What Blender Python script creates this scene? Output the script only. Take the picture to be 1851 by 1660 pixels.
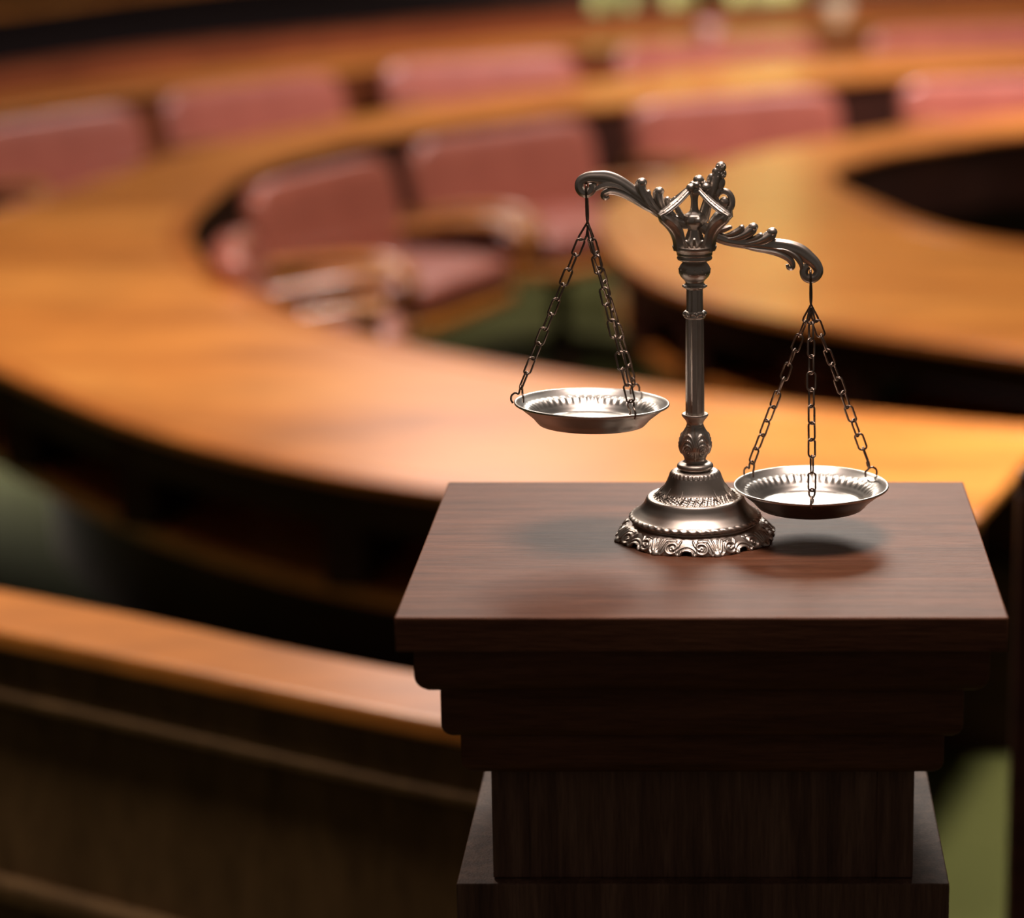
import bpy, math, random
import numpy as np
from mathutils import Vector, Matrix
random.seed(4)
PI = math.pi
scn = bpy.context.scene
for o in list(bpy.data.objects): bpy.data.objects.remove(o)

# ------------------------------------------------------------------ camera, world, lights, exposure
FPX = 4921.0; CX0, CY0 = 1317.0, 830.0        # focal length and principal point in pixels of the 1851x1660 frame
PITCH = math.atan(1227/FPX)
H = 2.2                                        # eye height
cd = bpy.data.cameras.new('camera'); cam = bpy.data.objects.new('camera', cd); scn.collection.objects.link(cam)
cam.location = (0, 0, H); cam.rotation_euler = (PI/2-PITCH, 0, 0)
cd.sensor_fit = 'HORIZONTAL'; cd.sensor_width = 36; cd.lens = FPX/1851*36
cd.shift_x = (925.5-CX0)/1851; cd.shift_y = 0
cd.clip_start = .05; cd.clip_end = 100
cd.dof.use_dof = True; cd.dof.focus_distance = 2.26; cd.dof.aperture_fstop = 2.9; cd.dof.aperture_blades = 0
scn.camera = cam
scn.view_settings.view_transform = 'Standard'; scn.view_settings.look = 'None'
scn.view_settings.exposure = 0.0; scn.view_settings.gamma = 1
w = bpy.data.worlds.new('world'); scn.world = w; w.use_nodes = True
w.node_tree.nodes['Background'].inputs[0].default_value = (1, .84, .72, 1)
w.node_tree.nodes['Background'].inputs[1].default_value = .06

def area(name, loc, target, size, power, col, size_y=None, spread=180):
    l = bpy.data.lights.new(name, 'AREA'); l.energy = power; l.color = col
    l.shape = 'RECTANGLE' if size_y else 'DISK'; l.size = size
    if size_y: l.size_y = size_y
    l.spread = math.radians(spread)
    o = bpy.data.objects.new(name, l); scn.collection.objects.link(o)
    o.location = loc; o.rotation_euler = (Vector(target)-Vector(loc)).to_track_quat('-Z', 'Y').to_euler()
    return o
area('pit_ceiling_lamp', (.6, 8.3, 5.6), (-.4, 8.0, .6), 1.1, 112, (1, .92, .76), spread=140)
area('rear_ceiling_lamp', (-1.15, 13.2, 3.7), (-.2, 12.0, .8), 1.6, 50, (1, .88, .84), spread=150)
area('right_rear_lamp', (2.2, 11.8, 4.6), (1.3, 14.0, .8), .8, 215, (1, .88, .88), spread=120)
area('near_rail_fill', (-1.9, 3.6, 4.2), (-1.5, 3.5, 1.0), .6, 13, (1, .86, .70), spread=60)  # added fill light, brightens the barrier's top rail
area('wall_washer_lamp', (.8, 17.3, 4.4), (.4, 18.9, 1.2), 1.0, 75, (1, .94, .84), spread=80)
area('left_floor_fill', (-3.9, 9.4, .6), (-2.6, 8.7, 0), .25, 10, (1, .96, .80), spread=45)  # added low fill, lights the carpet seen under the desk at left
area('right_floor_fill', (1.3, 6.3, 4.2), (1.0, 5.5, 0), .5, 44, (1, .94, .80), spread=60)  # added fill light for the carpet right of the pedestal
area('left_ceiling_lamp', (-2.2, 7.0, 5.4), (-1.6, 6.6, .7), .9, 115, (1, .86, .74), spread=120)
area('rostrum_spot_lamp', (.25, 5.6, 3.5), (.2, 2.3, 1.58), 1.3, 4.8, (1, .92, .84), spread=50)
area('overhead_spot_lamp', (.12, 2.3, 4.2), (.2, 2.25, 1.58), 1.3, 8.6, (1, .80, .71), spread=50)

# ------------------------------------------------------------------ pixel <-> world
cp, sp = math.cos(PITCH), math.sin(PITCH)
def G(x, y, z):                                # point seen at pixel (x, y) on the level plane z
    u = (x-CX0)/FPX; v = (CY0-y)/FPX
    Y = cp+v*sp; Z = -sp+v*cp; t = (z-H)/Z
    return Vector((u*t, Y*t, z))
def V(x, y, Y0):                               # point seen at pixel (x, y) on the upright plane Y = Y0
    u = (x-CX0)/FPX; v = (CY0-y)/FPX
    Y = cp+v*sp; Z = -sp+v*cp; t = Y0/Y
    return Vector((u*t, Y0, H+Z*t))

# ------------------------------------------------------------------ objects
def link(o, parent=None):
    scn.collection.objects.link(o)
    if parent: o.parent = parent
    return o
def tag(o, label=None, cat=None, group=None, kind=None):
    if label: o['label'] = label
    if cat: o['category'] = cat
    if group: o['group'] = group
    if kind: o['kind'] = kind
    return o
def empty(name, loc=(0, 0, 0), rz=0):
    o = bpy.data.objects.new(name, None); o.location = loc; o.rotation_euler = (0, 0, rz); o.empty_display_size = .05
    return link(o)
class MB:
    def __init__(s): s.v = []; s.f = []
    def add(s, vs, fs):
        n = len(s.v); s.v += [tuple(v) for v in vs]; s.f += [tuple(i+n for i in f) for f in fs]; return s
    def grid(s, rows, cu=False, cv=False, capu=False):
        """rows of points -> quads. cu closes along rows index, cv closes within a row"""
        n = len(s.v); R = len(rows); K = len(rows[0])
        for r in rows: s.v += [tuple(p) for p in r]
        for i in range(R if cu else R-1):
            for j in range(K if cv else K-1):
                a = i; b = (i+1) % R; c = j; d = (j+1) % K
                s.f.append((n+a*K+c, n+a*K+d, n+b*K+d, n+b*K+c))
        if capu:
            s.f.append(tuple(n+j for j in range(K))[::-1]); s.f.append(tuple(n+(R-1)*K+j for j in range(K)))
        return s
    def box(s, x0, x1, y0, y1, z0, z1):
        vs = [(x, y, z) for x in (x0, x1) for y in (y0, y1) for z in (z0, z1)]
        return s.add(vs, [(0, 1, 3, 2), (4, 6, 7, 5), (0, 4, 5, 1), (2, 3, 7, 6), (0, 2, 6, 4), (1, 5, 7, 3)])
    def tube(s, pts, r, k=10, closed=False, caps=True):
        pts = [Vector(p) for p in pts]; n = len(pts); rows = []
        rr = r if hasattr(r, '__len__') else [r]*n
        tang = []
        for i in range(n):
            if closed: t = pts[(i+1) % n]-pts[i-1]
            else: t = pts[min(i+1, n-1)]-pts[max(i-1, 0)]
            tang.append(t.normalized())
        nrm = tang[0].orthogonal().normalized()
        for i in range(n):
            t = tang[i]; nrm = (nrm-t*nrm.dot(t))
            if nrm.length < 1e-6: nrm = t.orthogonal()
            nrm.normalize(); b = t.cross(nrm)
            rows.append([pts[i]+(nrm*math.cos(a)+b*math.sin(a))*rr[i] for a in [2*PI*q/k for q in range(k)]])
        s.grid(rows, cu=closed, cv=True, capu=(not closed and caps)); return s
    def ball(s, c, rx, ry=None, rz=None, m=None, k=16, l=10):
        ry = ry or rx; rz = rz or rx; c = Vector(c); rows = []
        for i in range(l+1):
            ph = PI*i/l; sr = max(math.sin(ph), 1e-4)
            row = []
            for j in range(k):
                a = 2*PI*j/k; p = Vector((rx*sr*math.cos(a), ry*sr*math.sin(a), rz*math.cos(ph)))
                if m: p = m @ p
                row.append(c+p)
            rows.append(row)
        return s.grid(rows, cv=True)
    def build(s, name, mat, parent=None, smooth=True, sharp=38, bevel=0, subsurf=0):
        me = bpy.data.meshes.new(name); me.from_pydata(s.v, [], s.f); me.validate()
        import bmesh
        bm = bmesh.new(); bm.from_mesh(me); bmesh.ops.recalc_face_normals(bm, faces=bm.faces); bm.to_mesh(me); bm.free()
        if smooth:
            me.shade_smooth()
            me.set_sharp_from_angle(angle=math.radians(sharp))
        me.materials.append(mat)
        o = bpy.data.objects.new(name, me); link(o, parent)
        if bevel:
            b = o.modifiers.new('bevel', 'BEVEL'); b.width = bevel; b.segments = 3; b.limit_method = 'ANGLE'; b.angle_limit = math.radians(40)
        if subsurf:
            q = o.modifiers.new('subsurf', 'SUBSURF'); q.levels = subsurf; q.render_levels = subsurf
        return o

# ------------------------------------------------------------------ materials
def mat(name, base, rough=.5, metal=0, coat=0, spec=.5):
    m = bpy.data.materials.new(name); m.use_nodes = True; nt = m.node_tree; b = nt.nodes['Principled BSDF']
    b.inputs['Base Color'].default_value = (*base, 1); b.inputs['Roughness'].default_value = rough
    b.inputs['Metallic'].default_value = metal; b.inputs['Coat Weight'].default_value = coat
    b.inputs['Specular IOR Level'].default_value = spec
    return m, nt, b
def N(nt, t, **k):
    n = nt.nodes.new(t)
    for a, v in k.items(): setattr(n, a, v)
    return n
def ramp(nt, src, stops):
    r = N(nt, 'ShaderNodeValToRGB'); e = r.color_ramp.elements
    while len(e) < len(stops): e.new(.5)
    for q, (p, c) in zip(e, stops): q.position = p; q.color = (*c, 1)
    nt.links.new(src, r.inputs[0]); return r
def wood(name, c0, c1, c2, scale, rough, coat=0, bump=.1, detail=6, spec=.5, rot=(0, 0, 0), coatr=.15, fine=1.0):
    m, nt, b = mat(name, c1, rough, 0, coat, spec); L = nt.links.new
    b.inputs['Coat Roughness'].default_value = coatr
    tc = N(nt, 'ShaderNodeTexCoord'); mp = N(nt, 'ShaderNodeMapping'); L(tc.outputs['Object'], mp.inputs[0])
    mp.inputs['Scale'].default_value = scale; mp.inputs['Rotation'].default_value = rot
    n1 = N(nt, 'ShaderNodeTexNoise'); n1.inputs['Scale'].default_value = 1; n1.inputs['Detail'].default_value = detail; n1.inputs['Roughness'].default_value = .62
    n1.inputs['Distortion'].default_value = .4
    L(mp.outputs[0], n1.inputs['Vector'])
    mp2 = N(nt, 'ShaderNodeMapping'); L(tc.outputs['Object'], mp2.inputs[0]); mp2.inputs['Rotation'].default_value = rot
    mp2.inputs['Scale'].default_value = tuple(q*6*fine for q in scale)
    n2 = N(nt, 'ShaderNodeTexNoise'); n2.inputs['Scale'].default_value = 1; n2.inputs['Detail'].default_value = 3
    L(mp2.outputs[0], n2.inputs['Vector'])
    r = ramp(nt, n1.outputs[0], [(.3, c0), (.5, c1), (.72, c2)])
    r2 = ramp(nt, n2.outputs[0], [(.38, (.62, .62, .62)), (.55, (1, 1, 1))])
    mx = N(nt, 'ShaderNodeMix', data_type='RGBA', blend_type='MULTIPLY'); mx.inputs[0].default_value = .55
    L(r.outputs[0], mx.inputs[6]); L(r2.outputs[0], mx.inputs[7]); L(mx.outputs[2], b.inputs['Base Color'])
    bp = N(nt, 'ShaderNodeBump'); bp.inputs['Strength'].default_value = bump; bp.inputs['Distance'].default_value = .002
    L(n2.outputs[0], bp.inputs['Height']); L(bp.outputs[0], b.inputs['Normal'])
    return m
M_slab = wood('walnut_slab', (.09, .031, .014), (.135, .050, .024), (.19, .074, .038), (5, 70, 70), .52, bump=.35, spec=.16, fine=1.3)
M_shaft = wood('walnut_upright', (.09, .044, .029), (.155, .078, .050), (.25, .135, .09), (70, 70, 5), .6, bump=.3, spec=.2)
M_desk = wood('honey_desk_wood', (.36, .115, .022), (.60, .208, .038), (.72, .285, .060), (.7, 2.6, 3), .34, coat=.25, bump=.02, rot=(0, 0, .5), coatr=.22)
M_rim = wood('reddish_edge_wood', (.40, .115, .022), (.52, .16, .03), (.62, .22, .045), (.7, 2.6, 3), .3, coat=.3, bump=.02)
M_arm = wood('polished_arm_wood', (.36, .12, .025), (.46, .16, .034), (.56, .21, .048), (2, 6, 6), .35, coat=.8, bump=.0, coatr=.05)
M_dark = wood('dark_mahogany', (.022, .007, .005), (.038, .011, .007), (.055, .017, .009), (4, 4, 20), .5, bump=.05, spec=.2)
M_olive = wood('brown_panel_wood', (.085, .045, .019), (.12, .066, .028), (.155, .086, .037), (14, 14, 3), .6, bump=.05, spec=.15)
M_red = wood('red_mahogany', (.15, .036, .012), (.22, .055, .018), (.28, .075, .024), (2, 2, 12), .5, bump=.03, spec=.25)
def leather():
    m, nt, b = mat('red_leather', (.40, .095, .065), .42, 0, .5); L = nt.links.new
    b.inputs['Coat Roughness'].default_value = .13
    tc = N(nt, 'ShaderNodeTexCoord'); v = N(nt, 'ShaderNodeTexVoronoi'); v.inputs['Scale'].default_value = 160
    L(tc.outputs['Object'], v.inputs['Vector'])
    n = N(nt, 'ShaderNodeTexNoise'); n.inputs['Scale'].default_value = 5; L(tc.outputs['Object'], n.inputs['Vector'])
    r = ramp(nt, n.outputs[0], [(.3, (.33, .088, .060)), (.7, (.41, .118, .080))]); L(r.outputs[0], b.inputs['Base Color'])
    bp = N(nt, 'ShaderNodeBump'); bp.inputs['Strength'].default_value = .15; bp.inputs['Distance'].default_value = .002
    L(v.outputs['Distance'], bp.inputs['Height']); L(bp.outputs[0], b.inputs['Normal']); return m
M_leather = leather()
def carpet(name, a, c):
    m, nt, b = mat(name, a, .95, spec=.1); L = nt.links.new
    tc = N(nt, 'ShaderNodeTexCoord'); n = N(nt, 'ShaderNodeTexNoise'); n.inputs['Scale'].default_value = 90; n.inputs['Detail'].default_value = 5
    L(tc.outputs['Object'], n.inputs['Vector']); r = ramp(nt, n.outputs[0], [(.35, a), (.65, c)]); L(r.outputs[0], b.inputs['Base Color'])
    bp = N(nt, 'ShaderNodeBump'); bp.inputs['Strength'].default_value = .3; bp.inputs['Distance'].default_value = .005
    L(n.outputs[0], bp.inputs['Height']); L(bp.outputs[0], b.inputs['Normal']); return m
M_carpet = carpet('green_carpet', (.042, .042, .012), (.066, .066, .020))
M_black = carpet('black_shade', (.010, .006, .006), (.018, .010, .010))  # near-black colour standing in for shade in the opening and on the bench
M_wall = carpet('pale_olive_wall', (.50, .50, .20), (.58, .58, .26))
def metal(name, c0, c1, r0, r1, sc=40):
    m, nt, b = mat(name, c0, r0, 1); L = nt.links.new
    tc = N(nt, 'ShaderNodeTexCoord'); n = N(nt, 'ShaderNodeTexNoise'); n.inputs['Scale'].default_value = sc; n.inputs['Detail'].default_value = 6
    L(tc.outputs['Object'], n.inputs['Vector']); r = ramp(nt, n.outputs[0], [(.3, c0), (.7, c1)]); L(r.outputs[0], b.inputs['Base Color'])
    mr = N(nt, 'ShaderNodeMapRange'); mr.inputs['From Min'].default_value = .3; mr.inputs['From Max'].default_value = .7
    mr.inputs['To Min'].default_value = r1; mr.inputs['To Max'].default_value = r0; L(n.outputs[0], mr.inputs[0]); L(mr.outputs[0], b.inputs['Roughness'])
    n3 = N(nt, 'ShaderNodeTexNoise'); n3.inputs['Scale'].default_value = 900; L(tc.outputs['Object'], n3.inputs['Vector'])
    bp = N(nt, 'ShaderNodeBump'); bp.inputs['Strength'].default_value = .06; bp.inputs['Distance'].default_value = .0005
    L(n3.outputs[0], bp.inputs['Height']); L(bp.outputs[0], b.inputs['Normal']); return m
M_pewter = metal('antique_pewter', (.50, .44, .385), (.66, .60, .545), .33, .45)
M_pan = metal('satin_silver_pan', (.56, .53, .49), (.66, .63, .59), .27, .36)
M_chain = metal('dark_bronze_wire', (.20, .145, .115), (.30, .23, .19), .25, .38, 120)

# ------------------------------------------------------------------ plan curves
def catmull(P, n):
    out = []; m = len(P)
    for i in range(m-1):
        p0 = P[max(i-1, 0)]; p1 = P[i]; p2 = P[i+1]; p3 = P[min(i+2, m-1)]
        if i == 0: p0 = p1*2-p2
        if i == m-2: p3 = p2*2-p1
        for k in range(n):
            t = k/n
            out.append(.5*((2*p1)+(-p0+p2)*t+(2*p0-5*p1+4*p2-p3)*t*t+(-p0+3*p1-3*p2+p3)*t**3))
    out.append(P[-1].copy()); return out
class Ring:
    def __init__(s, pairs, z, n=8):
        s.a = catmull([G(x, y, z) for (x, y), _ in pairs], n); s.b = catmull([G(x, y, z) for _, (x, y) in pairs], n); s.z = z
    def pt(s, i, t, z):
        p = s.a[i].lerp(s.b[i], t); return (p.x, p.y, z)
    def solid(s, mb, t0, t1, z0, z1, i0=0, i1=None):
        i1 = len(s.a)-1 if i1 is None else i1; rows = []
        for i in range(i0, i1+1):
            q = i/(len(s.a)-1); a = t0(q) if callable(t0) else t0; b = t1(q) if callable(t1) else t1
            rows.append([s.pt(i, a, z0), s.pt(i, b, z0), s.pt(i, b, z1), s.pt(i, a, z1)])
        mb.grid(rows, cv=True, capu=True); return mb

# ------------------------------------------------------------------ setting
tag(MB().box(-9, 9, -1.5, 21, -.1, 0).build('floor', M_carpet, smooth=False), kind='structure')
tag(MB().box(-9, 9, 20, 20.2, 0, 6).build('wall_back', M_olive, smooth=False), kind='structure')
tag(MB().box(-9.2, -9, -1.5, 20, 0, 6).build('wall_left', M_olive, smooth=False), kind='structure')

# ------------------------------------------------------------------ curved desks
ZD = .75
Cp = [((1762, 940), (1905, 775)), ((1500, 944), (1600, 748)), ((1200, 928), (1300, 715)), ((800, 888), (1000, 672)), ((500, 838), (780, 632)),
      ((250, 772), (600, 588)), ((50, 692), (480, 540)), ((-110, 610), (395, 492)), ((-200, 520), (352, 448)), ((-190, 440), (345, 412)),
      ((-80, 400), (368, 376)), ((60, 360), (425, 328)), ((190, 320), (505, 291)), ((330, 276), (610, 260)), ((520, 234), (760, 232)), ((740, 195), (930, 209)),
      ((1050, 150), (1150, 184)), ((1450, 104), (1500, 146)), ((1851, 90), (1860, 120)), ((2250, 80), (2250, 105))]
Dp = [((2300, 690), (2200, 478)), ((1851, 640), (1851, 441)), ((1400, 572), (1700, 412)), ((1200, 516), (1600, 374)), ((1120, 465), (1530, 342)),
      ((1088, 420), (1510, 325)), ((1090, 378), (1514, 308)), ((1145, 338), (1550, 292)), ((1260, 302), (1620, 272)), ((1450, 259), (1740, 254)),
      ((1851, 205), (1860, 239)), ((2250, 165), (2200, 215))]
def desk(name, label, pairs, tp, div, depth):
    R = Ring(pairs, ZD); n = len(R.a)-1
    o = empty(name, (R.a[n//3].x, R.a[n//3].y, 0)); inv = Vector((-o.location.x, -o.location.y, 0))
    def B(mb, nm, m, **k):
        q = mb.build(nm, m, o, **k); q.location = inv; return q
    B(R.solid(MB(), .06, .92, ZD-.02, ZD), 'desktop', M_desk, bevel=.003)
    e = R.solid(MB(), 0, .058, ZD-.028, ZD+.001); R.solid(e, .922, 1, ZD-.022, ZD+.002)
    tag(B(e, 'edge_band', M_rim, bevel=.006), 'redder wood edging')
    B(R.solid(MB(), .03, .055, ZD-.125, ZD-.029), 'fascia', M_dark)
    B(R.solid(MB(), .94, .965, ZD-.30, ZD-.023), 'inner_fascia', M_dark)
    B(R.solid(MB(), .05, depth, ZD-.30, ZD-.27, 5), 'shelf', M_rim)
    for i in div:
        mb = MB(); a = Vector(R.pt(i, .04, 0)); b = Vector(R.pt(i, depth, 0)); d = (b-a).normalized(); s_ = Vector((-d.y, d.x, 0))*.045
        rows = [[a-s_, a+s_, b+s_, b-s_]]
        mb.grid([[(p.x, p.y, ZD-.27) for p in rows[0]], [(p.x, p.y, ZD-.03) for p in rows[0]]], cv=True, capu=True)
        B(mb, 'shelf_divider', M_dark)
    B(R.solid(MB(), lambda q: tp(q), lambda q: tp(q)+.05, 0, ZD-.302), 'support_panel', M_dark)
    tag(o, label, 'desk')
    return R
RC = desk('curved_desk', 'long curved honey wood desk sweeping around behind the wooden pedestal', Cp,
          lambda q: float(np.interp(q, [0, .15, .3, .38, .45, 1], [.86, .5, .32, .38, .54, .5])), [10, 29, 41, 50, 62], .5)
RD = desk('curved_desk', 'innermost curved honey wood desk around the black opening at right', Dp,
          lambda q: .4, [6, 13, 22, 30], .38)
# black sheet put in to darken the floor inside the innermost desk
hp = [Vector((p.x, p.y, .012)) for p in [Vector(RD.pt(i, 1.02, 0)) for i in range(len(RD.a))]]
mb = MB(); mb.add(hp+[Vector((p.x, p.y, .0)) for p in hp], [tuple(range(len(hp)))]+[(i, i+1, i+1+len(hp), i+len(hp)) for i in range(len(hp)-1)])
tag(mb.build('floor_shade_sheet', M_black, smooth=False), 'black sheet added to darken the floor inside the innermost curved desk', 'mat')

# near barrier
ZE = 1.0
Ep = [((-400, 1000), (-400, 1062)), ((-200, 1030), (-200, 1098)), ((0, 1065), (0, 1140)), ((250, 1112), (250, 1192)), ((500, 1166), (500, 1245)), ((745, 1213), (780, 1302)),
      ((1000, 1250), (1050, 1345)), ((1300, 1285), (1400, 1390))]
R = Ring(Ep, ZE)
o = empty('curved_barrier', (R.b[24].x, R.b[24].y, 0)); inv = Vector((-o.location.x, -o.location.y, 0))
def EB(mb, nm, m, **k):
    q = mb.build(nm, m, o, **k); q.location = inv; return q
EB(R.solid(MB(), 0, 1, ZE-.03, ZE), 'top_rail', M_desk, bevel=.006)
EB(R.solid(MB(), .78, .90, ZE-.10, ZE-.031), 'frieze', M_olive)
EB(R.solid(MB(), .78, .96, ZE-.118, ZE-.10), 'bead_moulding', M_olive, bevel=.005)
EB(R.solid(MB(), .70, .82, .0, ZE-.118), 'panel', M_olive)
EB(R.solid(MB(), .80, .95, ZE-.44, ZE-.40), 'lower_rail', M_olive, bevel=.01)
for i in (16, 38):
    mb = MB(); R.solid(mb, .80, .88, .0, ZE-.44, i, i+1); EB(mb, 'stile', M_olive)
tag(o, 'low curved wooden barrier with honey top rail at lower left beside the pedestal', 'barrier')

# rear barrier behind the outer chairs
ZB = .82
Bp = [((-400, 275), (-400, 205)), ((-200, 241), (-200, 180)), ((0, 212), (0, 150)), ((265, 176), (290, 110)), ((700, 126), (700, 70)), ((1050, 89), (1050, 42)), ((1500, 60), (1500, 14)),
      ((1851, 43), (1851, -4)), ((2250, 30), (2250, -16))]
R = Ring([((a, b-9), (c, d-6)) for (a, b), (c, d) in Bp], ZB)
o = empty('curved_rear_desk', (R.a[24].x, R.a[24].y, 0)); inv = Vector((-o.location.x, -o.location.y, 0))
EB(R.solid(MB(), .0, .5, ZB-.02, ZB), 'desktop', M_desk, bevel=.01)
EB(R.solid(MB(), .5, .56, ZB-.05, ZB+.10), 'back_panel', M_red, bevel=.01)
EB(R.solid(MB(), .56, 1, ZB-.05, ZB-.01), 'rear_shelf', M_rim)
EB(R.solid(MB(), .05, .12, 0, ZB-.05), 'front_panel', M_red)
tag(o, 'curved honey wood rear desk running behind the back row of red chairs', 'desk')

# bench with a red front at upper left, shadow band painted as its top
Fp = [((-400, 160), (-400, 60)), ((-200, 140), (-200, 35)), ((0, 108), (0, 22)), ((300, 70), (300, -18)), ((600, 42), (600, -45)), ((900, 14), (900, -60)), ((1062, 0), (1062, -66))]
ZF = .87
R = Ring(Fp, ZF)
o = empty('curved_bench', (R.a[24].x, R.a[24].y, 0)); inv = Vector((-o.location.x, -o.location.y, 0))
EB(R.solid(MB(), 0, .06, 0, ZF-.03), 'front_panel', M_red)
EB(R.solid(MB(), .0, .9, ZF-.03, ZF), 'bench_top', M_black)  # black colour paints in the shadow band behind the red front
EB(R.solid(MB(), .9, 1, 0, ZF+.04), 'rear_rail', M_desk, bevel=.01)
tag(o, 'bench with red wooden front and shade painted as its black top, across the upper left background', 'bench')

# pale curtains, bowls on the rear desk
def curtain(xl, xr, label):
    Yc = 18.9; a = V(xl, 10, Yc).x; b = V(xr, 10, Yc).x; mb = MB(); n = 60
    for sgn in (0,):
        top = [(a+(b-a)*i/n, Yc+.07*math.sin(i/n*(b-a)/.16*PI), 0) for i in range(n+1)]
        mb.grid([[(x-(a+b)/2, y-Yc-o_, z) for x, y, _ in top] for z, o_ in ((.02, 0), (4.6, 0), (4.6, -.012), (.02, -.012))], cu=True)
    o = empty('curtain', ((a+b)/2, Yc, 0)); mb.build('curtain_cloth', M_wall, o)
    m2 = MB(); m2.tube([(a-(a+b)/2-.05, 0, 4.63), (b-(a+b)/2+.05, 0, 4.63)], .02, 10); m2.build('curtain_rod', M_dark, o)
    tag(o, label, 'curtain')
curtain(1068, 1148, 'narrow pale green curtain at the top of the photo, left of the dark gap')
curtain(1202, 1262, 'pale green curtain at the top, between the dark gap and the pink bowl')
curtain(1315, 1450, 'pale green curtain at the top of the photo, rightmost of the three')
def bowl(x, y, r, label, m):
    p = G(x, y, ZB+.13); o = empty('bowl', (p.x, p.y, ZB-.008)); mb = MB(); k = p.y/FPX*r
    prof = [(.0, .0), (.5, .0), (.55, .12), (.5, .2), (.8, .5), (1, 1.0), (1.04, 1.5), (.98, 1.5), (.93, 1.0), (.74, .58), (.4, .36), (0, .33)]
    rows = [[(a_*k*math.cos(q), a_*k*math.sin(q), h_*k) for q in [2*PI*j/40 for j in range(40)]] for a_, h_ in prof]
    mb.grid(rows, cv=True); mb.build('bowl_body', m, o)
    tag(o, label, 'bowl')
M_pink = mat('pale_pink_glaze', (.80, .56, .52), .25)[0]; M_cream = mat('cream_glaze', (.80, .70, .50), .3)[0]
bowl(1281, 26, 20, 'small pale pink round bowl standing on the rear desk', M_pink)
bowl(1512, -3, 26, 'larger cream round bowl standing on the rear desk at the top edge', M_cream)

# post at right edge
p0 = V(1846, 1000, 3.3); p1 = V(1900, 1000, 3.3)
zt = V(1840, 872, 3.3).z
o = empty('newel_post', ((p0.x+p1.x)/2, 3.36, 0))
hw = (p1.x-p0.x)/2
MB().box(-hw, hw, -hw, hw, 0, zt-.03).build('post', M_dark, o, bevel=.003)
MB().box(-hw-.0, hw+.0, -hw, hw, zt-.03, zt).build('cap', M_dark, o, bevel=.006)
tag(o, 'dark square wooden post cut by the right edge of the photo', 'post')

# ------------------------------------------------------------------ chairs
def cushion(mb, w_, t_, h_, cx, cy, cz, r=.05, tilt=0, bow=0, crown=.0):
    """rounded block: w along x, t along y, h along z"""
    nu, nv = 24, 20; rows = []
    for i in range(nu+1):
        row = []
        ph = -PI/2+PI*i/nu
        for j in range(nv*2):
            th = 2*PI*j/(nv*2)
            def se(v, e): return math.copysign(abs(v)**e, v)
            x = w_/2*se(math.cos(ph), .28)*se(math.cos(th), .22); y = t_/2*se(math.cos(ph), .55)*se(math.sin(th), .7)
            z = h_/2*se(math.sin(ph), .38)
            z += crown*(1-(2*x/w_)**2)*(z > 0)
            y += bow*((2*x/w_)**2)
            y2 = y*math.cos(tilt)-z*math.sin(tilt); z2 = y*math.sin(tilt)+z*math.cos(tilt)
            row.append((cx+x, cy+y2, cz+z2))
        rows.append(row)
    mb.grid(rows, cv=True); return mb
def chair(A, B, label, ztop=.89, seat=.56, arm=.63, adepth=.60, dy=5, group=None):
    """A, B: pixels of the top corners of the backrest; local -y is where the sitter looks"""
    a = G(A[0], A[1]-dy, ztop); b = G(B[0], B[1]-dy, ztop); c = (a+b)/2; d = b-a; W = d.length
    rz = math.atan2(d.y, d.x)
    o = empty('leather_armchair', (c.x, c.y, 0), rz)
    hgt = ztop-seat+.10
    mb = MB(); cushion(mb, W, .11, hgt, 0, 0, ztop-hgt/2, tilt=-.20, bow=-.05)
    mb.build('backrest', M_leather, o, sharp=80)
    mb = MB(); cushion(mb, W*.84, adepth*1.0, .13, 0, -.30, seat-.045)
    mb.build('seat', M_leather, o, sharp=80)
    mb = MB(); cushion(mb, W*.88, adepth*1.04, .07, 0, -.30, seat-.13)
    mb.build('seat_frame', M_desk, o, sharp=80)
    for sx in (-1, 1):
        X = sx*W*.46
        pts = [Vector((X, .02, arm-.02)), Vector((X, -.12, arm)), Vector((X, -.28, arm+.025)), Vector((X, -.46, arm+.04)), Vector((X, -adepth+.04, arm+.02)), Vector((X, -adepth, arm-.03)), Vector((X, -adepth+.03, arm-.08))]
        pts = catmull(pts, 5); mb = MB(); rows = []
        for i, p in enumerate(pts):
            t = (pts[min(i+1, len(pts)-1)]-pts[max(i-1, 0)]).normalized(); u = Vector((1, 0, 0)); n_ = t.cross(u).normalized()
            rows.append([p+u*.042*math.cos(q)+n_*.026*math.sin(q) for q in [2*PI*k/12 for k in range(12)]])
        mb.grid(rows, cv=True, capu=True); mb.build('armrest', M_arm, o)
        mb = MB(); mb.grid([[(X-.02, .0, z), (X+.02, .0, z), (X+.02, y1, z), (X-.02, y1, z)] for z, y1 in ((seat-.18, -.36), (seat-.05, -.42), (arm-.02, -.40))], cv=True, capu=True)
        mb.build('arm_panel', M_dark, o, bevel=.004)
    mb = MB(); mb.tube([(0, -.3, .08), (0, -.3, seat-.16)], .035, 14); mb.build('swivel_column', M_dark, o)
    for k in range(4):
        q = PI/4+k*PI/2; mb = MB(); e = Vector((math.cos(q), math.sin(q), 0))
        mb.tube([Vector((0, -.3, .09))+e*.02, Vector((0, -.3, .07))+e*.18, Vector((0, -.3, .022))+e*.33], [.032, .026, .02], 10)
        mb.build('leg', M_dark, o)
    tag(o, label, 'chair', group)
    return o
gi = 'red leather chairs of the inner row'; go = 'red leather chairs of the back row'
chair((412, 466), (436, 412), 'leftmost inner row red chair, seen nearly edge on inside the curved desk', ztop=.84, adepth=.42, group=gi)
chair((440, 345), (692, 282), 'inner row red leather chair with two wooden armrests pointing right', group=gi)
chair((730, 264), (1056, 214), 'inner row red leather chair just left of the raised end of the scale beam', group=gi)
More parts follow.
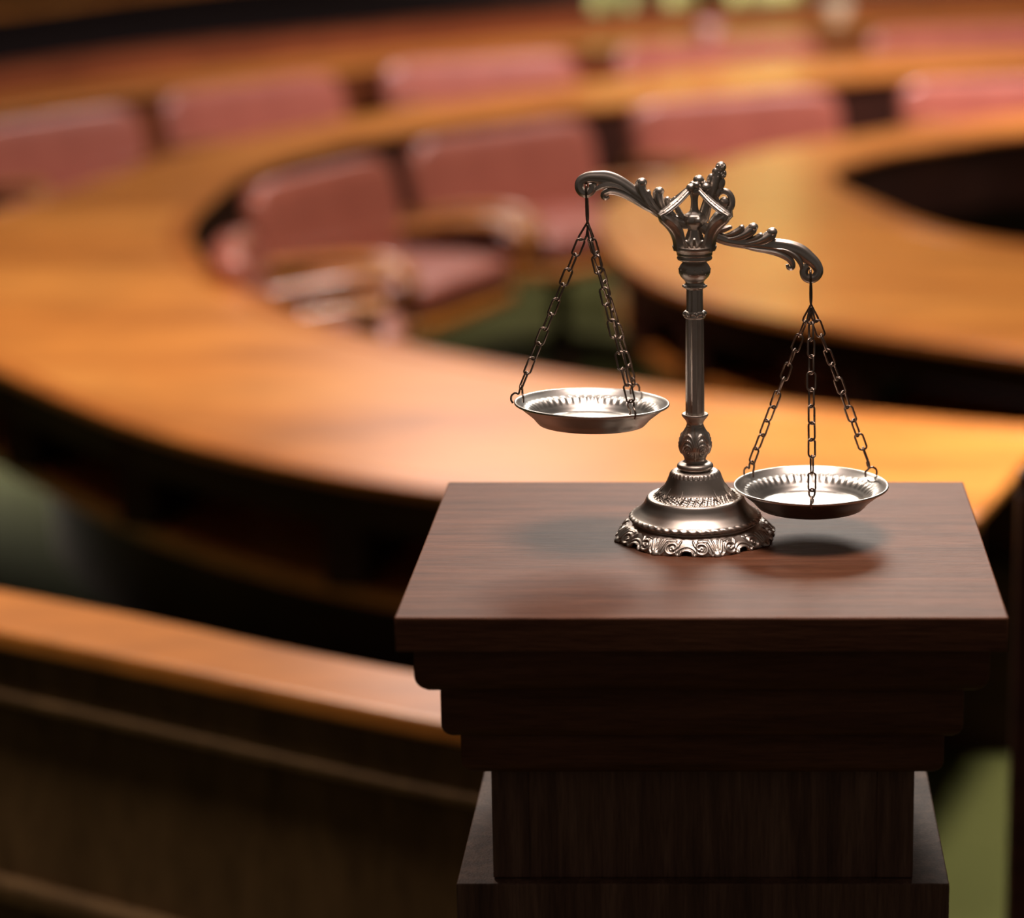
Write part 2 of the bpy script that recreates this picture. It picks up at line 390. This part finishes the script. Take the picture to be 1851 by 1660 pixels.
chair((1132, 192), (1508, 164), 'inner row red leather chair above the leaf finial of the scale', ztop=.868, adepth=.42, group=gi)
chair((1622, 152), (1990, 138), 'inner row red leather chair above the black opening, at right edge', ztop=.83, adepth=.46, group=gi)
ZO = .865; ZO2 = .83
for A, B, l in [((-110, 248), (238, 196), 'back row red leather chair cut off by the left edge'),
                ((278, 182), (604, 137), 'back row red leather chair, second from the left edge'),
                ((682, 124), (1034, 100), 'back row red leather chair, middle one of five'),
                ((1104, 94), (1474, 72), 'back row red leather chair, second from the right edge'),
                ((1562, 64), (1935, 48), 'back row red leather chair, cut off by the right edge, brightest highlight')]:
    chair(A, B, l, ztop=ZO if A[0] < 600 else .845 if A[0] < 1000 else .812 if A[0] < 1500 else ZO2, adepth=.5 if A[0] < 600 else .34, dy=10, group=go)

# ------------------------------------------------------------------ pedestal
HS = H-.62
fl = G(712, 1117, HS); fr = G(1824, 1117, HS); bk = G(1276, 871, HS)
PX = (fl.x+fr.x)/2; PW = fr.x-fl.x; PY0 = fl.y; PY1 = bk.y; PD = PY1-PY0; PYc = (PY0+PY1)/2
ped = empty('wooden_pedestal', (PX, PYc, 0))
def zat(y, Y): return V(0, y, Y).z
def pbox(name, hw, inset, z0, z1, m, roundb=0, mode='b', parent=ped, bevel=.0012):
    """square block inset on all four sides; the lower edge is rounded in a cyma profile"""
    hd = PD/2-inset; rows = []
    prof = [(0, z1), (0, z1)] if not roundb else []
    if roundb:
        prof = [(0, z1)]+[(roundb*(1-math.cos(q)), z0+roundb*.9*(1-math.sin(q))) for q in [PI/2*k/8 for k in range(9)]]
    else: prof = [(0, z1), (0, z0)]
    for d, z in prof: rows.append([(-hw+d, -hd+d, z), (hw-d, -hd+d, z), (hw-d, hd-d, z), (-hw+d, hd-d, z)])
    mb = MB(); mb.grid(rows, cv=True, capu=True)
    return mb.build(name, m, parent, sharp=30, bevel=bevel)
def hwid(xl, xr, y, Y): return (V(xr, y, Y).x-V(xl, y, Y).x)/2
z1 = zat(1180, PY0); pbox('top_slab', PW/2, 0, z1, HS, M_slab, bevel=.0015)
i1 = .0135; z2 = zat(1250, PY0+i1+.012); pbox('moulding', hwid(746, 1788, 1200, PY0+i1), i1, z2, z1, M_slab, .018)
i2 = .034; z3 = zat(1331, PY0+i2+.01); pbox('moulding', hwid(797, 1743, 1280, PY0+i2), i2, z3, z2, M_slab, .014)
i3 = .048; z4 = zat(1396, PY0+i3+.01); pbox('moulding', hwid(832, 1706, 1350, PY0+i3), i3, z4, z3, M_slab, .014)
i4 = .070; z5 = zat(1588, PY0+i4); hs = hwid(890, 1648, 1500, PY0+i4)
pbox('shaft', hs, i4, z5, z4, M_shaft)
# stiles on the front of the shaft
for sx in (-1, 1):
    x0 = sx*(hs-.029); x1 = sx*(hs+.0006)
    MB().box(min(x0, x1), max(x0, x1), -(PD/2-i4)-.0012, -(PD/2-i4)+.01, z5+.001, z4-.001).build('stile', M_shaft, ped, bevel=.0006)
hp_ = hwid(823, 1715, 1600, PY0+i4-.012)
MB().box(-hp_, hp_, -PD/2+i4-.012, PD/2+.01, 0, z5).build('plinth', M_shaft, ped, smooth=False, bevel=.0015)

# ------------------------------------------------------------------ scale of justice
BX, BY = 1257, 968
g0 = G(BX, BY, HS); YS = g0.y
K = (V(BX+100, 800, YS).x-V(BX, 800, YS).x)/100      # metres per pixel on the scale's plane
sc = empty('balance_scale', (g0.x, g0.y, HS))
org = Vector((g0.x, g0.y, HS))
def Q(x, y, d=0):                                     # traced pixel -> local point, d = pixels towards the camera
    p = V(x, y, YS)-org; return Vector((p.x, -d*K, p.z))
def zl(y): return (V(BX, y, YS)-org).z
def lathe(mb, prof, k=96, mod=None, c=(0, 0), cap0=True, cap1=True, sub=4):
    """prof: (radius m, z m)"""
    P = catmull([Vector((r, z, 0)) for r, z in prof], sub) if sub > 1 else [Vector((r, z, 0)) for r, z in prof]
    rows = []
    for n_, p in enumerate(P):
        row = []
        for j in range(k):
            a = 2*PI*j/k; r = p.x; z = p.y
            if mod: r, z = mod(a, r, z, n_/(len(P)-1))
            row.append((c[0]+r*math.cos(a), c[1]+r*math.sin(a), z))
        rows.append(row)
    mb.grid(rows, cv=True)
    n = len(mb.v)
    if cap0: mb.f.append(tuple(range(n-k*len(P), n-k*len(P)+k))[::-1])
    if cap1: mb.f.append(tuple(range(n-k, n)))
    return mb
def pr(lst): return [(r*K, zl(y)) for r, y in lst]

# --- base: carved foot ring as a height field of scrolls
import numpy as np
def arc(cx, cy, r, a0, a1, n=14, r1=None):
    r1 = r if r1 is None else r1
    return [(cx+(r+(r1-r)*i/(n-1))*math.cos(a0+(a1-a0)*i/(n-1)), cy+(r+(r1-r)*i/(n-1))*math.sin(a0+(a1-a0)*i/(n-1))) for i in range(n)]
def field(U, Vv, strokes):
    """strokes: (polyline, half width, height); returns the largest relief at each (U, V)"""
    H_ = np.zeros_like(U)
    for pl, w_, h_ in strokes:
        D = np.full_like(U, 1e9); P = np.array(pl, float)
        for p, q in zip(P[:-1], P[1:]):
            d = q-p; L2 = max(d@d, 1e-9); t = np.clip(((U-p[0])*d[0]+(Vv-p[1])*d[1])/L2, 0, 1)
            D = np.minimum(D, np.hypot(U-p[0]-t*d[0], Vv-p[1]-t*d[1]))
        H_ = np.maximum(H_, h_*np.sqrt(np.clip(1-(D/w_)**2, 0, 1)))
    return H_
foot = [(143, 969.8), (144, 966.5), (141, 961), (136, 955), (130, 949), (123, 944), (113, 941)]
NA, NV = 1280, 56
FP = catmull([Vector((r, y, 0)) for r, y in foot], 20); cum = [0]
for p, q in zip(FP, FP[1:]): cum.append(cum[-1]+math.hypot(q.x-p.x, (q.y-p.y)))
FL = cum[-1]; per = 108.0
sv = np.linspace(0, FL, NV); ri = np.interp(sv, cum, [p.x for p in FP]); yi = np.interp(sv, cum, [p.y for p in FP])
th = np.arange(NA)/NA*2*PI; th0 = -PI/2-.105
U = ((th-th0)/(2*PI)*8*per+per/2) % per-per/2        # 0 at each opening, +-54 at each ball foot
UU, VV = np.meshgrid(U, sv)
st = [(arc(0, 0, 13, .15, PI-.15), 2.8, 4.2), (arc(0, 0, 20, .5, PI-.5), 2.0, 2.6)]
for g in (-1, 1):
    m_ = lambda P_: [(g*x, y) for x, y in P_]
    st += [(m_(arc(27, 17, 10.5, -2.2, 2.2, 20, 10)+arc(24, 19, 7, 1.7, 4.6, 14, 3.5)), 2.7, 4.6),
           (m_(arc(27, 16, 3, 0, 5.5, 10)), 2.2, 3.0),
           (m_([(16, 3), (20, 8), (19, 15), (15, 22), (12, 30)]), 2.2, 3.2),
           (m_([(54, 4), (47, 12), (44, 22), (40, 32)]), 2.6, 3.8), (m_([(54, 6), (51, 16), (50, 26), (48, 34)]), 2.0, 3.4),
           (m_([(45, 3), (40, 9), (38, 18), (35, 27)]), 2.0, 2.6), (m_([(54, 5), (54, 5.1)]), 7.5, 6.5), (m_([(22, 31), (30, 33), (38, 31)]), 2.4, 2.6)]
HF = field(UU, VV, st)
lob = 1+.022*np.cos(8*(th-th0)+PI)                        # plan swells at the ball feet
rows = []
for i in range(NV):
    row = []; up_ = np.maximum(0, 11*(1-(U/9.5)**2)) if sv[i] < 11 else None
    for j in range(NA):
        r = ri[i]*lob[j]+HF[i, j]-1.2; z = max(zl(yi[i]), .0002)
        if up_ is not None and up_[j] > 0: z = max(z, up_[j]*K*.92); r -= 1.5
        row.append((r*K*math.cos(th[j]), r*K*math.sin(th[j]), z))
    rows.append(row)
mb = MB(); mb.grid(rows, cv=True)
lathe(mb, [(118*K, .0006), (108*K, zl(943))], 96, sub=1, cap0=False, cap1=False)
base_foot = mb.build('foot_ring', M_pewter, sc, sharp=80)

body = [(113, 942), (112, 939), (115, 938), (119, 935), (120, 932), (117, 929), (113, 927), (106, 922), (99, 916), (93, 908), (90, 902), (88.5, 899), (86, 896.5), (82, 896), (78, 897),
        (72, 894), (66, 889), (60, 883), (55, 875), (51, 867), (48, 860), (45.5, 855), (42, 851), (36, 849), (30, 849)]
def bodymod(a, r, z, s):
    y = r/K
    if 115 < y and z > zl(937.5) and z < zl(927):      # gadrooned bead
        r += K*1.1*math.sin(a*46+z/K*.35)
    if zl(897.5) < z < zl(886) and r < 84*K:           # embossed leaf frieze
        r += K*(1.5*math.sin(a*34+z/K*.8)*math.cos(z/K*1.1)+.9*math.sin(a*71-z/K*.6))
    if zl(857) < z < zl(851): r += K*.7*math.sin(a*34)
    return r, z
mb = MB(); lathe(mb, pr(body), 384, bodymod, cap0=False, sub=5)
# small lily leaves standing on the frieze
for k in range(12):
    a = 2*PI*k/12+.13
    def bs(da, y, o_=0):
        for (r0, y0), (r1, y1) in zip(body[13:], body[14:]):
            if y0 >= y >= y1: r = r0+(r1-r0)*(y0-y)/(y0-y1+1e-6); break
        else: r = 60
        r = (r+o_)*K; return Vector((r*math.cos(a+da), r*math.sin(a+da), zl(y)))
    mb.tube([bs(0, 894, .4), bs(0, 889, .8), bs(0, 882, .5), bs(0, 875, .1)], [K*2.0, K*1.6, K*1.1, K*.4], 8)
    for sg in (-1, 1):
        mb.tube([bs(0, 893, .5), bs(sg*.05, 890, 1), bs(sg*.09, 886.5, 1), bs(sg*.12, 888, .8), bs(sg*.10, 891, .6)], [K*1.6, K*1.5, K*1.1, K*1.0, K*.7], 8)
base = mb.build('base', M_pewter, sc, sharp=60)

# --- column: disk, carved bulb, fluted shaft, rings, ball, cup
mb = MB()
BPf = catmull([Vector((r, y, 0)) for r, y in [(27, 849.5), (28, 847.5), (31.5, 846), (33, 842.5), (32, 839), (28.5, 836.5), (22, 834), (20, 830), (22, 824), (27, 815), (29.5, 805), (29, 796), (26, 786), (20, 776), (16, 769), (15, 765),
                 (17, 760), (21, 755), (23.5, 751.5), (24, 749.5), (22.5, 747.5), (19, 748.5), (16, 749.5)]], 8)
na = 480; tb_ = np.arange(na)/na*2*PI; pw = 30.9
Ub = ((tb_+PI/2)/(2*PI)*6*pw) % pw-pw/2                  # 0 at each eye, +-15.4 at each ridge
Yb = np.array([p.y for p in BPf]); UU, VV = np.meshgrid(Ub, -Yb)
sb = [(arc(0, -812, 2.6, 0, 6.2, 12), 1.7, 1.8), (arc(0, -812, 7, -2.6, 5.6, 26, 6.2), 1.6, 2.0)]
for R_, W_ in ((10.5, 12.5), (13.2, 21), (15, 30)):
    sb.append(([(-R_*math.cos(q), -812+W_*math.sin(q)) for q in [PI*k/16 for k in range(17)]], 1.45, 1.9))
for g in (-1, 1): sb.append(([(g*15.4, -830), (g*15.4, -772)], 1.6, 1.4))
HB = field(UU, VV, sb); HB[(Yb > 832) | (Yb < 770)] = 0
mb.grid([[((p.x+HB[i, j]-(.6 if 770 < p.y < 832 else 0))*K*math.cos(tb_[j]), (p.x+HB[i, j]-(.6 if 770 < p.y < 832 else 0))*K*math.sin(tb_[j]), zl(p.y)) for j in range(na)] for i, p in enumerate(BPf)], cv=True, capu=True)
column_base = mb.build('carved_bulb', M_pewter, sc, sharp=60)
mb = MB()
def flute(a, r, z, s): return r*(1-.085*abs(math.cos(6*a))**.6+.03), z
lathe(mb, pr([(17, 750), (17, 700), (16.6, 640), (16.2, 574)]), 120, flute, sub=1)
lathe(mb, pr([(15.2, 562), (14.9, 545), (14.8, 521)]), 120, flute, sub=1)
shaft = mb.build('fluted_shaft', M_pewter, sc, sharp=50)
mb = MB(); lathe(mb, pr([(15, 576), (17, 575), (19, 572), (17.5, 569), (19, 566), (18.5, 562.5), (15, 561)]), 96, lambda a, r, z, s: (r*(1+.04*math.cos(8*a)), z))
for k in range(8):
    a = 2*PI*k/8+.2; mb.ball((18.6*K*math.cos(a), 18.6*K*math.sin(a), zl(567)), 3.6*K, 3.6*K, 4.6*K)
mb.build('bead_ring', M_pewter, sc, sharp=60)
mb = MB()
lathe(mb, pr([(14, 523), (17, 521), (20.5, 519), (21, 516.5), (18, 514), (16.5, 511), (18, 507), (23, 502), (27, 496), (28.5, 489), (27, 482), (23, 476), (21, 473), (24, 471.5), (30, 469), (31.5, 465.5), (30, 462),
                 (31.5, 460.5), (32, 457), (33, 454), (37, 451.5), (39, 448), (39.5, 444), (37, 444), (30, 448), (20, 449)]), 120,
      lambda a, r, z, s: (r, z))
for k in range(24):
    a = 2*PI*k/24; mb.ball((27.3*K*math.cos(a), 27.3*K*math.sin(a), zl(486+6*(k % 2))), 1.9*K)
for k in range(10):
    a = 2*PI*k/10; mb.ball((20*K*math.cos(a), 20*K*math.sin(a), zl(517)), 2.6*K)
mb.build('capital', M_pewter, sc, sharp=60)

# --- crown: four brackets with roof straps, knob and fleur cap
def sweep(mb, pts, wid, dep, k=20, ridges=0, amp=.12, sub=5, yd=None, axis=None):
    """pts: local Vectors; wid: in-plane half width px; dep: half depth px"""
    n0 = len(pts); P = catmull(pts, sub)
    Wd = catmull([Vector((a, b, 0)) for a, b in zip(wid, dep)], sub); rows = []
    ax = (axis or Vector((0, 1, 0))).normalized()
    for i, p in enumerate(P):
        t = (P[min(i+1, len(P)-1)]-P[max(i-1, 0)]).normalized(); n_ = ax.cross(t)
        if n_.length < 1e-4: n_ = Vector((0, 0, 1))
        n_.normalize(); row = []
        for j in range(k):
            a = 2*PI*j/k; f = 1-amp*(.5+.5*math.cos(ridges*a)) if ridges else 1
            row.append(p+n_*max(Wd[i].x, .3)*K*f*math.cos(a)+ax*max(Wd[i].y, .3)*K*f*math.sin(a))
        rows.append(row)
    mb.grid(rows, cv=True, capu=True); return mb
mb = MB()
for a in (math.radians(-34), math.radians(214), math.radians(30), math.radians(150)):
    e = Vector((math.cos(a), math.sin(a), 0)); tn = Vector((-math.sin(a), math.cos(a), 0))
    def br(r, y): return e*r*K+Vector((0, 0, zl(y)))
    sweep(mb, [br(30, 449), br(32, 436), br(36, 422), br(42, 409), br(52, 397), br(63, 389), br(69, 382)], [12, 11, 11, 12, 12.5, 11, 7], [13, 12.5, 12.5, 13.5, 13.5, 12, 8], ridges=6, amp=.2, k=24, axis=tn)
    mb.ball(br(59, 388), 8*K, 8*K, 6*K)
    sweep(mb, [br(74, 384), br(62, 378), br(48, 370), br(34, 361), br(20, 350), br(8, 341)], [4.5, 6.5, 6.5, 6.2, 6, 6], [6, 10, 10, 9.5, 8.5, 7], ridges=8, amp=.25, k=24, axis=tn)
    for q in range(5):
        for sg in (-1, 1): mb.ball(br(66-9.5*q, 377-5.6*q)+tn*sg*4.5*K, 2.7*K)
for a in (math.radians(-90), math.radians(90), 0, PI):
    e = Vector((math.cos(a), math.sin(a), 0)); tn = Vector((-math.sin(a), math.cos(a), 0))
    for sg in (-1, 0, 1):
        sweep(mb, [br(27, 449)+tn*sg*7*K, br(30, 441)+tn*sg*9*K, br(33, 432)+tn*sg*12*K, br(36-abs(sg)*2, 426+abs(sg)*3)+tn*sg*14*K], [5, 5.5, 4.5, 2.5], [5, 4, 3.5, 2], ridges=4, amp=.2, axis=tn)
mb.build('crown_bracket', M_pewter, sc, sharp=60)
mb = MB()
lathe(mb, pr([(22, 449), (20, 440), (16, 430), (12.5, 420), (11, 414), (14, 410), (19, 404), (20.5, 397), (18, 389), (11, 384), (7, 378), (6, 362), (8, 352), (12, 346), (13, 340), (8, 335), (2, 333)]), 48,
      lambda a, r, z, s: (r*(1+.06*math.cos(6*a)), z))
mb.ball(Q(1262, 397, 17), 8*K)
for x, y, d, r in ((1248, 338, 8, 8.5), (1275, 337, 8, 8.5), (1262, 325, 2, 10), (1258, 332, 14, 6.5), (1252, 334, -8, 7), (1270, 333, -8, 7)):
    mb.ball(Q(x+1, y, d), r*K, r*K, r*.85*K)
mb.ball(Q(1261, 346, 5), 11*K, 11*K, 6*K)
mb.build('crown_knob', M_pewter, sc, sharp=60)

# --- beam (traced on its left half, mirrored about its own tilted axis)
PHI = math.radians(20.85); C0 = (1268, 400)
def mir(x, y):
    dx, dy = x-C0[0], y-C0[1]; u = dx*math.cos(PHI)+dy*math.sin(PHI); v = -dx*math.sin(PHI)+dy*math.cos(PHI)
    u = -u; return C0[0]+u*math.cos(PHI)-v*math.sin(PHI), C0[1]+u*math.sin(PHI)+v*math.cos(PHI)
mb = MB()
for side in (0, 1):
    def T(x, y, d=0):
        if side: x, y = mir(x, y)
        return Q(x, y, d)
    ax = Vector((0, 1, 0))
    # main S-curved arm ending in the ring
    sweep(mb, [T(1262, 405), T(1238, 404), T(1215, 397), T(1190, 382), T(1165, 363), T(1140, 345), T(1118, 331), T(1098, 323), T(1080, 321), T(1063, 321), T(1050, 327), T(1047, 338), T(1051.5, 347), T(1060, 350), T(1068, 346), T(1071.5, 339), T(1071, 332)],
          [10, 10, 10, 10.5, 11.5, 13, 14, 14, 12.5, 10.5, 9, 8.4, 8.2, 8, 8, 8, 7], [9, 9, 8, 8, 8, 8, 8, 7.5, 7, 6.5, 6, 6, 6, 6, 6, 6, 6], ridges=7, amp=.11, k=36)
    # lower strand and its curled leaf
    sweep(mb, [T(1190, 388, 1), T(1165, 374, 2), T(1145, 361, 2), T(1125, 350, 3), T(1106, 345, 3), T(1094, 348, 2), T(1090, 354, 2), T(1095, 358, 2), T(1101, 355, 3)],
          [3, 5, 6, 7, 7, 6, 5, 4.2, 3], [4, 6, 6.5, 6.5, 6.5, 6, 5, 4.5, 3.5], ridges=6, amp=.2)
    sweep(mb, [T(1140, 350, 5), T(1120, 338, 6), T(1100, 334, 6), T(1085, 337, 5), T(1076, 343, 4)], [2, 4.5, 5.5, 5, 3.5], [3, 4, 4, 4, 3], ridges=5, amp=.25)
    # upright leaf lobes
    for pts, wd in ((((1200, 391), (1184, 380), (1170, 364), (1161, 347), (1158, 336), (1160, 328)), (3, 5, 7, 9, 9.5, 8)),
                    (((1200, 392), (1190, 382), (1180, 367), (1173, 355), (1171.5, 346)), (2, 4, 5, 5.2, 4.6)),
                    (((1222, 398), (1209, 390), (1198, 375), (1192, 361), (1190, 351), (1191.5, 344)), (3, 5, 7, 8.6, 9, 7.6)),
                    (((1224, 396), (1215, 386), (1209, 374), (1206, 364), (1206.5, 358)), (2, 4, 5, 5.2, 4.6)),
                    (((1240, 398), (1232, 390), (1226, 380), (1222, 372)), (3, 5, 5, 3.5))):
        wd = tuple(q*1.14 for q in wd); n_ = len(pts); dd = [w_*.75+1.5 for w_ in wd]
        sweep(mb, [T(x, y, 2) for x, y in pts], wd, dd, ridges=5, amp=.22, k=24)
        mb.ball(T(pts[-1][0], pts[-1][1]+1.5, 2), wd[-1]*K*1.05, wd[-1]*K, wd[-1]*K*.9)
beam = mb.build('beam', M_pewter, sc, sharp=60)
# centre ornament of the beam, leaning with it
mb = MB()
up = Vector((math.sin(PHI), 0, math.cos(PHI)))
mb.tube([Q(1270, 400, -16), Q(1278, 372, -14), Q(1288, 345, -12), Q(1297, 318, -11), Q(1302, 302, -10)], [K*11, K*9.5, K*10.5, K*10, K*7], 14)
for x, y, r, rr in ((1303, 303, 9.5, 12), (1294, 312, 7, 10), (1306, 316, 7, 11), (1284, 325, 6.5, 13), (1304, 334, 6.5, 14), (1281, 345, 6, 13), (1298, 350, 6, 13), (1291, 330, 8, 14)):
    m = Matrix.Rotation(PHI+random.uniform(-.1, .1), 3, 'Y'); mb.ball(Q(x, y, -8), r*K, r*K*.8, rr*K*.8, m=m)
for i in range(16):
    x = 1303+random.uniform(-9, 8); y = 300+random.uniform(-2, 22); mb.ball(Q(x, y, -1), 2.2*K)
# side scroll
l = []
for i in range(30):
    t = i/29; ang = PI*1.15-t*7.4; rad = 19*(1-.72*t); l.append(Q(1308+math.cos(ang)*rad*.85, 366-math.sin(ang)*rad, -10))
mb.tube([Q(1290, 412, -8), Q(1306, 402, -10), Q(1319, 390, -10)]+[Q(1308+math.cos(a_)*15, 366-math.sin(a_)*19, -10) for a_ in [-.9+q*.28 for q in range(14)]]+[Q(1300+q, 372+q*.3, -9) for q in range(0, 6, 2)],
        [K*7, K*8, K*7]+[K*(6.8-.15*q) for q in range(14)]+[K*4, K*3.5, K*3], 14)
mb.ball(Q(1309, 366, -8), 9*K, 7*K, 9*K)
mb.build('leaf_finial', M_pewter, sc, sharp=60)

# --- hanging gear
def wire(mb, pts, r=1.9, closed=False, sub=5, k=8):
    mb.tube(catmull([Vector(p) for p in pts], sub), r*K, k, closed=closed); return mb
def link_mesh(mb, a, b, rot, hw=8.2, r=1.85):
    """one oval link between a and b; rot turns it about the chain's direction"""
    d = (b-a); L_ = d.length; d = d.normalized(); s_ = d.orthogonal().normalized(); c_ = d.cross(s_)
    u = s_*math.cos(rot)+c_*math.sin(rot); mid = (a+b)/2; half = L_/2+1.9*K-hw*K*.0; pts = []
    st = half-hw*K*.8
    for i in range(24):
        t = 2*PI*i/24; x = hw*K*math.sin(t)*(1 if abs(math.cos(t)) < .95 else 1); y = (st if math.cos(t) >= 0 else -st)+hw*K*.8*math.cos(t)
        pts.append(mid+u*x+d*y)
    mb.tube(pts, r*K, 8, closed=True)
def chain(p0, p1, r0=0.0, parent=sc, pitch=29.5):
    n = max(2, round((p1-p0).length/(pitch*K))); mb = MB(); st = (p1-p0)/n
    for i in range(n):
        link_mesh(mb, p0+st*i, p0+st*(i+1), r0+(PI/2*(i % 2))+random.uniform(-.35, .35), hw=7.6)
    return mb.build('chain', M_chain, parent, sharp=80)
def triangle(mb, top, bot, u):
    d = (bot-top).normalized(); u = u.normalized()
    pts = [top-u*1.5*K, top-d*2.5*K, top+u*1.5*K, bot+u*6.5*K-d*7*K, bot+u*6*K-d*1*K, bot+d*1.5*K, bot-u*6*K-d*1*K, bot-u*6.5*K-d*7*K]
    P = []
    for i in range(len(pts)):
        for t in (0, .5): P.append(pts[i].lerp(pts[(i+1) % len(pts)], t))
    mb.tube(P, 1.9*K, 8, closed=True)
def pan_assembly(cx, cy, R_, top, low, angles, tiltx, tilty):
    """cx, cy: rim centre px; top: hole px; low: hook's lower end px"""
    c = Q(cx, cy); Rm = R_*K
    # pan, built round its own rim centre
    prof = [(0, -.255), (.30, -.255), (.58, -.252), (.635, -.245), (.665, -.225), (.70, -.19), (.74, -.155), (.80, -.115), (.87, -.07), (.93, -.03), (.965, -.004), (.985, .004), (1.0, -.004),
            (.995, -.025), (.975, -.033), (.95, -.042), (.90, -.085), (.83, -.14), (.765, -.195), (.725, -.24), (.69, -.275), (.64, -.288), (.3, -.288), (0, -.288)]
    def pm(a, r, z, s):
        q = r/Rm; 
        if s < .5 and .725 < q < .865:
            e = math.sin((q-.725)/.14*PI); z += Rm*.020*e*(.5+.5*abs(math.sin(a*26)))
            z += Rm*.006*math.sin(a*52)*e
        return max(r, 1e-5), z
    mb = MB(); P = []
    lathe(mb, [(r*Rm, z*Rm) for r, z in prof], 416, pm, cap0=False, cap1=False, sub=4)
    pan = mb.build('pan', M_pan, sc, sharp=70)
    pan.location = c; pan.rotation_euler = (tiltx, tilty, 0)
    Mx = pan.rotation_euler.to_matrix()
    # hook from the beam
    t0 = Q(*top); l0 = Q(*low)
    mb = MB(); n_ = 10
    wire(mb, [t0+Vector((0, -9*K, -9*K)), t0+Vector((0, -9*K, -2*K)), t0+Vector((0, -5*K, 3*K)), t0+Vector((0, 3*K, 3.5*K)), t0+Vector((0, 8.5*K, -1*K)), t0+Vector((0, 8*K, -12*K)),
               t0.lerp(l0, .45)+Vector((1*K, 3*K, 0)), t0.lerp(l0, .8)+Vector((1*K, 4*K, 0)), l0+Vector((0, 5*K, 2*K)), l0+Vector((0, 0, -2.5*K)), l0+Vector((0, -5*K, 2*K)), t0.lerp(l0, .8)+Vector((-1*K, -4*K, 0)), t0.lerp(l0, .5)+Vector((-1*K, -5*K, 0)), t0+Vector((0, -9*K, -9*K))], 2.1)
    mb.build('hanger_hook', M_chain, sc, sharp=80)
    for th in angles:
        a = math.radians(th); e = Vector((math.cos(a), math.sin(a), 0)); tn = Vector((-math.sin(a), math.cos(a), 0)); zz = Vector((0, 0, 1))
        rim = c+Mx@(e*.96*Rm)
        hk = c+Mx@(e*.92*Rm+zz*23*K)
        # ring triangle under the hook
        tb = l0+(hk-l0).normalized()*6*K+Vector((e.x*9*K, e.y*9*K, -24*K))
        mb = MB(); triangle(mb, l0, tb, e if abs(e.x) > .4 else tn); mb.build('top_ring', M_chain, sc, sharp=80)
        chain(tb, hk, r0=a+.4)
        # figure-of-eight hook holding the rim
        mb = MB()
        P = [e*.885*Rm-zz*4*K+tn*1*K, e*.885*Rm+zz*5*K+tn*2*K, e*.90*Rm+zz*12*K-tn*4*K, e*.905*Rm+zz*20*K-tn*5*K, e*.915*Rm+zz*26*K, e*.925*Rm+zz*21*K+tn*5*K, e*.945*Rm+zz*12*K+tn*3*K,
             e*.985*Rm+zz*13*K-tn*1*K, e*1.035*Rm+zz*8*K-tn*2*K, e*1.045*Rm+zz*0*K-tn*2*K, e*1.02*Rm-zz*6*K-tn*1*K]
        wire(mb, [Mx@p for p in P], 1.9)
        hh = mb.build('rim_hook', M_chain, sc, sharp=80); hh.location = c
pan_assembly(1070, 727, 140, (1060, 337), (1062, 404), (178, 57, -55), math.radians(-2.0), math.radians(1.2))
rx, ry = mir(1060, 337)
pan_assembly(1466, 876, 141, (rx, ry+1), (1466, 553), (146, 34, -91), 0, 0)
tag(sc, 'ornate antique pewter balance scale with two hanging pans, right pan lower, on the wooden pedestal', 'scale')
tag(ped, 'dark walnut pedestal with stepped mouldings carrying the metal scale', 'pedestal')
